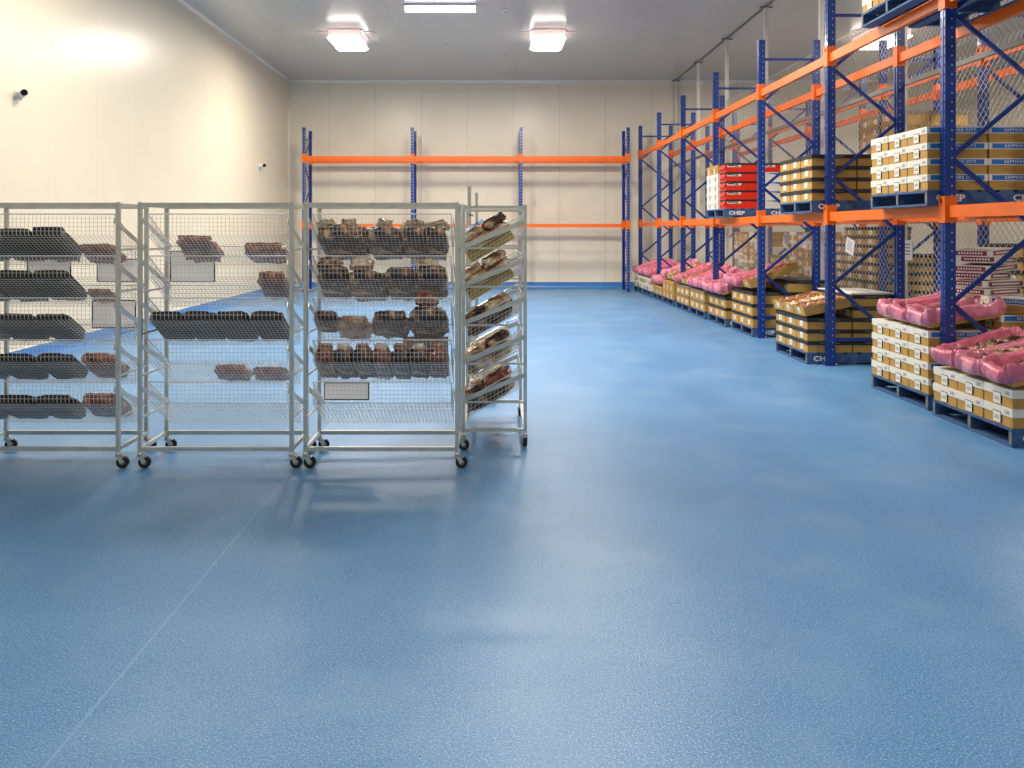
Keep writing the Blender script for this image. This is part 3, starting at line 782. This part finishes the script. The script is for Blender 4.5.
T = {1: trolley(-2.217*H, YT, 0, 'wire basket trolley cut off by the left edge of the photo'),
     2: trolley(-1.485*H, YT, 0, 'mostly empty wire basket trolley, second from the left'),
     3: trolley(-.787*H, YT, 0, 'full wire basket trolley of meat packs, third from the left'),
     4: trolley(.1535*H, 6.49, math.pi/2, 'wire basket trolley turned end-on at the right of the row')}

def pack_mesh(seed, w, l, t, mat, rough=.16, sq=.55, neck=False):
    import bmesh
    bm = bmesh.new(); bmesh.ops.create_icosphere(bm, subdivisions=4, radius=1); off = Vector((seed*2.3, seed*.9, seed*1.1))
    for v in bm.verts:
        c = v.co.copy(); d = [math.copysign(abs(q)**sq, q) for q in c]
        n = noise.noise(c*2.1 + off)*rough + noise.noise(c*5 + off)*rough*.5
        x, y, z = d[0]*(1+n), d[1]*(1+n*.8), d[2]*(1+n*1.2)
        if neck and c.y < -.5:
            f = max(.3, 1 - (-.5 - c.y)*1.5); x *= f; z = z*f + (1-f)*.6
        zz = max(z, -.93)
        v.co = (x*w/2, y*l/2, zz*t/2)
    me = bpy.data.meshes.new('meat_pack'); bm.to_mesh(me); bm.free()
    me.materials.append(M[mat]); me.polygons.foreach_set('use_smooth', [True]*len(me.polygons)); return me
ANG = math.atan2(FZ0-RZ0, RY0-FY0)
PC = {}
def pack(tr, lvl, xc, w, l, t, mat, label, group, u=.5, sq=.55, neck=False, yaw=0., rough=.16, stacked=0., name='meat_pack'):
    """lvl 1 = top basket; xc along the trolley; u fraction down the slope for the centre"""
    k = 5 - lvl; sd = random.randint(0, 5); key = (sd, round(w,2), round(l,2), round(t,3), mat, sq, neck)
    if key not in PC: PC[key] = pack_mesh(sd, w, l, t, mat, rough, sq, neck)
    o = link(name, PC[key])
    y = FY0 + (RY0-FY0)*u; z = FZ0 + (RZ0-FZ0)*u + k*LV; off = .006 + t*.5*.95 + stacked
    n = Vector((0, math.sin(ANG), math.cos(ANG)))
    c = Vector((xc, y, z)) + n*off
    o.matrix_basis = T[tr] @ Matrix.Translation(c) @ Matrix.Rotation(-ANG, 4, 'X') @ Matrix.Rotation(yaw, 4, 'Z')
    tag(o, label, 'meat pack', group); return o
LVN = {1: 'top basket', 2: 'second basket', 3: 'third basket', 4: 'fourth basket', 5: 'bottom basket'}
def px2x(tr, px, p=227):       # pixel column to position along trolley
    return (px - 492)/p*H - {1: -2.217*H, 2: -1.485*H, 3: -.787*H}[tr]
TRN = {1: 'left-edge trolley', 2: 'second trolley', 3: 'third trolley', 4: 'end-on trolley'}
def packs(tr, lvl, spec):
    n = len(spec)
    for q, (px0, px1, mat, t, l, u, sq) in enumerate(spec):
        a, b = px2x(tr, px0), px2x(tr, px1); w = b - a
        d = {'meatdark': 'dark vacuum pack of meat', 'meat': 'brown lumpy meat pack', 'meatred': 'reddish meat pack', 'meatcream': 'creamy wrapped meat pack'}[mat]
        where = ['only one', 'leftmost', 'middle', 'rightmost'][0 if n == 1 else (1 if q == 0 else (3 if q == n-1 else 2))]
        if n > 3 and 0 < q < n-1: where = '%s from left' % ORD[q]
        pack(tr, lvl, (a+b)/2, w*(.96 if tr != 3 else 1.03), l, t, mat, '%s, %s in %s of the %s' % (d, where, LVN[lvl], TRN[tr]), 'meat packs in the ' + TRN[tr], u, sq, rough=.12 if mat == 'meatdark' else .2)
D, B_, RD, CR = 'meatdark', 'meat', 'meatred', 'meatcream'
packs(1, 1, [(-31, 2, D, .09, .38, .5, .35), (2, 40, D, .10, .38, .5, .35), (40, 73, D, .11, .4, .5, .35), (78, 118, RD, .05, .26, .7, .5)])
packs(1, 2, [(-31, 2, D, .09, .4, .5, .35), (2, 42, D, .09, .4, .5, .35), (42, 77, D, .09, .4, .5, .35), (84, 110, RD, .04, .2, .75, .5)])
packs(1, 3, [(-31, 2, RD, .09, .4, .5, .4), (2, 42, D, .09, .38, .55, .4), (42, 76, D, .09, .38, .55, .4)])
packs(1, 4, [(-31, 0, D, .1, .4, .5, .5), (0, 42, D, .1, .38, .52, .5), (42, 80, D, .1, .38, .52, .5), (88, 124, RD, .1, .38, .5, .6)])
packs(1, 5, [(-31, 0, D, .1, .4, .5, .5), (0, 42, D, .1, .38, .52, .5), (42, 79, D, .1, .38, .52, .5), (88, 126, RD, .11, .38, .5, .6)])
packs(2, 1, [(181, 218, RD, .06, .34, .55, .4), (244, 284, RD, .07, .24, .7, .4)])
packs(2, 2, [(261, 289, RD, .1, .34, .5, .5)])
packs(2, 3, [(157, 188, D, .09, .42, .52, .35), (188, 221, D, .09, .42, .52, .35), (221, 254, D, .09, .42, .52, .35), (254, 288, D, .09, .42, .52, .35)])
packs(2, 4, [(212, 248, RD, .07, .24, .72, .6), (250, 286, RD, .06, .22, .75, .6)])
packs(3, 1, [(322, 368, B_, .13, .4, .5, .5), (369, 404, B_, .12, .4, .5, .55), (405, 428, B_, .11, .4, .5, .55), (428, 447, B_, .12, .4, .5, .5)])
packs(3, 2, [(321, 350, B_, .14, .42, .5, .6), (350, 386, B_, .1, .4, .55, .5), (387, 418, B_, .12, .42, .5, .6), (418, 447, B_, .14, .42, .5, .6)])
packs(3, 3, [(318, 340, B_, .1, .3, .35, .7), (338, 371, CR, .1, .36, .6, .7), (374, 410, B_, .12, .38, .5, .7), (410, 447, B_, .16, .38, .5, .7)])
packs(3, 4, [(318+18.4*k, 320+18.4*(k+1), B_ if k % 3 else RD, .13, .42, .5, .6) for k in range(7)])
# wrapped necks standing above the packs of the third trolley
for q, (px, mat) in enumerate(((332, CR), (352, CR), (384, CR), (412, CR), (436, CR))):
    pack(3, 1, px2x(3, px), .12, .2, .05, mat, 'crumpled cream wrapping bundle, %s on the packs in the third trolley top basket' % (ORD[q].replace('bottom', 'first') + ' from left'), 'cream bundles in the third trolley', .32, .6, yaw=R(-30+23*q), rough=.4, stacked=.125)
for q, (px, mat, lv, u) in enumerate(((362, CR, 2, .3), (330, B_, 2, .3), (428, CR, 2, .35), (428, RD, 3, .15))):
    pack(3, lv, px2x(3, px), .17, .13, .09, mat, '%s heaped on the packs, %s of the third trolley, %s' % ({'meatcream': 'creamy lump', 'meat': 'brown lump', 'meatred': 'reddish lump'}[mat], LVN[lv], ['centre left', 'far left', 'right side', 'right'][q]), 'loose lumps in the third trolley', u, .7, yaw=R(20*q), rough=.3, stacked=.13)
for q in range(7):
    pack(3, 4, px2x(3, 328+18.4*q), .1, .14, .05, CR if q % 2 else RD, 'small wrapped end, %s from left, fourth basket of third trolley' % ORD[q].replace('bottom', 'first'), 'small ends in the third trolley', .2, .7, rough=.35, stacked=.105)
# end-on trolley
for lvl, mats in ((1, (CR, B_, CR)), (2, (CR, CR, B_)), (3, (B_, CR, B_)), (4, (CR, B_, CR)), (5, (B_, RD, B_))):
    for q, mt in enumerate(mats):
        d = {'meat': 'brown lumpy meat pack', 'meatred': 'reddish meat pack', 'meatcream': 'creamy wrapped meat pack'}[mt]
        pack(4, lvl, .22 + .32*q, .3, .4, .11, mt, '%s, %s in %s of the end-on trolley' % (d, ['nearest', 'middle', 'rearmost'][q], LVN[lvl]), 'meat packs in the end-on trolley', .52, .5, rough=.25, stacked=.065 if lvl < 3 else 0.)
    for q, (u, mt) in enumerate(((.28, mats[1]), (.72, mats[0]))):
        d = {'meat': 'brown', 'meatred': 'reddish', 'meatcream': 'creamy'}[mt]
        pack(4, lvl, .17, .2, .2, .08, mt, '%s wrapped bundle on top at the %s side, %s, end-on trolley' % (d, ['high', 'low'][q], LVN[lvl]), 'bundles on top in the end-on trolley', u, .6, rough=.35, stacked=.16 if lvl < 3 else .11)
# cardboard liners under the packs of the end-on trolley
for lvl in (1, 2):
    mb = MB(); mb.box((-.3, -.2, 0), (.5, .2, .004), 'lidol'); mb.box((-.3, -.2, .004), (-.296, .2, .085), 'lidol'); mb.box((-.296, .196, .004), (.5, .2, .085), 'lidol')
    o = mb.build('cardboard_liner'); k = 5-lvl; n = Vector((0, math.sin(ANG), math.cos(ANG)))
    o.matrix_basis = T[4] @ Matrix.Translation(Vector((.4, FY0+(RY0-FY0)*.52, FZ0+(RZ0-FZ0)*.52+k*LV)) + n*.006) @ Matrix.Rotation(-ANG, 4, 'X')
    tag(o, 'brown cardboard sheet under the packs in the %s of the end-on trolley' % LVN[lvl], 'cardboard', 'cardboard sheets in the end-on trolley')
mb = MB(); mb.box((-.02, -.1, 0), (.03, .1, .004), 'blue_l'); o = mb.build('blue_sticker')
o.matrix_basis = T[4] @ Matrix.Translation(Vector((.13, FY0+(RY0-FY0)*.62, FZ0+(RZ0-FZ0)*.62+4*LV)) + Vector((0, math.sin(ANG), math.cos(ANG)))*.245) @ Matrix.Rotation(-ANG, 4, 'X') @ Matrix.Rotation(R(-28), 4, 'Y')
tag(o, 'blue label strip on the creamy pack at the top of the end-on trolley', 'label')
# card holders hanging at the rear rim of the baskets
def rear_card(tr, px0, px1, py0, py1, label, grey=False):
    p = FH/(YT+RY0+.012); x = ((px0+px1)/2-492)/p*H
    card_sheet(x, YT+RY0+.012, (1-(py0-231)/p)*H, (px1-px0)/p*H, (py1-py0)/p*H, 'x', label, 0, True, grey)
rear_card(1, 28, 70, 259, 276, 'black-framed card at the rear of the left-edge trolley, left one under the top basket')
rear_card(1, 98, 138, 260, 281, 'black-framed card at the rear of the left-edge trolley, right one under the top basket')
rear_card(1, 93, 135, 301, 327, 'black-framed card at the rear of the left-edge trolley, under the second basket')
rear_card(2, 171, 214, 252, 281, 'black-framed card behind the top basket of the second trolley')
rear_card(3, 404, 447, 338, 359, 'grey card behind the third basket of the third trolley, at the right', True)
rear_card(3, 325, 368, 383, 399, 'black-framed card below the fourth basket of the third trolley')

# tall two-pole hand trolley behind the end-on trolley
e = bpy.data.objects.new('pole_trolley', None); COL.objects.link(e); e.location = (-.25, 8.3, 0)
tag(e, 'tall galvanised two-pole trolley standing behind the end-on basket trolley', 'trolley')
mb = MB(); mb.box((-.06, -.15, .12), (.3, .55, .15), 'galv'); mb.build('platform', e)
mb = MB(); mb.box((.005, .0, .15), (.04, .035, 2.15), 'galv'); mb.build('pole', e)
mb = MB(); mb.box((.075, .3, .15), (.105, .33, 2.1), 'galv'); mb.build('pole', e)
mb = MB(); mb.box((.02, .0, 1.85), (.06, .33, 1.87), 'galv'); mb.build('handle_bar', e)
for x, y in ((-.03, -.1), (.27, -.1), (-.03, .5), (.27, .5)):
    mb = MB(); mb.tube((x-.012, y, .05), (x+.012, y, .05), .05, 'rubber', 14); mb.box((x-.02, y-.012, .05), (x-.015, y+.012, .12), 'galv'); mb.box((x+.015, y-.012, .05), (x+.02, y+.012, .12), 'galv'); mb.build('caster', e)

# ------------------------------------------------------------------ security cameras on the left wall
def sec_cam(y, z, s, label):
    e = bpy.data.objects.new('security_camera', None); COL.objects.link(e); e.location = (XL, y, z); e.scale = (s, s, s)
    tag(e, label, 'security camera', 'security cameras on the left wall')
    mb = MB(); mb.tube((0, 0, 0), (.03, 0, 0), .06, 'plastic_w', 16); mb.tube((.03, 0, 0), (.05, 0, 0), .05, 'plastic_w', 16, r1=.03); mb.build('wall_mount', e)
    mb = MB(); mb.tube((.04, 0, -.01), (.09, -.02, .02), .014, 'plastic_w', 8); mb.build('arm', e)
    mb = MB(); mb.tube((.05, .02, .0), (.13, -.06, .01), .045, 'plastic_w', 16); mb.tube((.04, .03, -.03), (.05, .02, -.075), .03, 'plastic_w', 10, r1=.012); b = mb.build('housing', e)
    mb = MB(); mb.tube((.13, -.06, .01), (.15, -.08, .012), .04, 'lens_dark', 16); mb.build('lens', b)
sec_cam(FH/134, 2.02*H, 1., 'white security camera high on the left wall, nearer the camera')
sec_cam(FH/65.6, 1.99*H, 1.1, 'small white security camera near the far end of the left wall')

# ------------------------------------------------------------------ camera and render look
cd = bpy.data.cameras.new('camera'); cam = bpy.data.objects.new('camera', cd); COL.objects.link(cam)
cam.location = (0, 0, H); cam.rotation_euler = (math.pi/2, 0, 0)
cd.sensor_width = 36; cd.lens = 825/1024*36; cd.shift_x = 20/1024; cd.shift_y = -153/1024
cd.clip_end = 100
S = bpy.context.scene; S.camera = cam
w = bpy.data.worlds.new('world'); S.world = w; w.use_nodes = True
w.node_tree.nodes['Background'].inputs[0].default_value = (.9, .95, 1, 1); w.node_tree.nodes['Background'].inputs[1].default_value = 0.03
S.view_settings.view_transform = 'Standard'; S.view_settings.look = 'None'; S.view_settings.gamma = 1
S.view_settings.use_curve_mapping = False; S.view_settings.exposure = 0.45
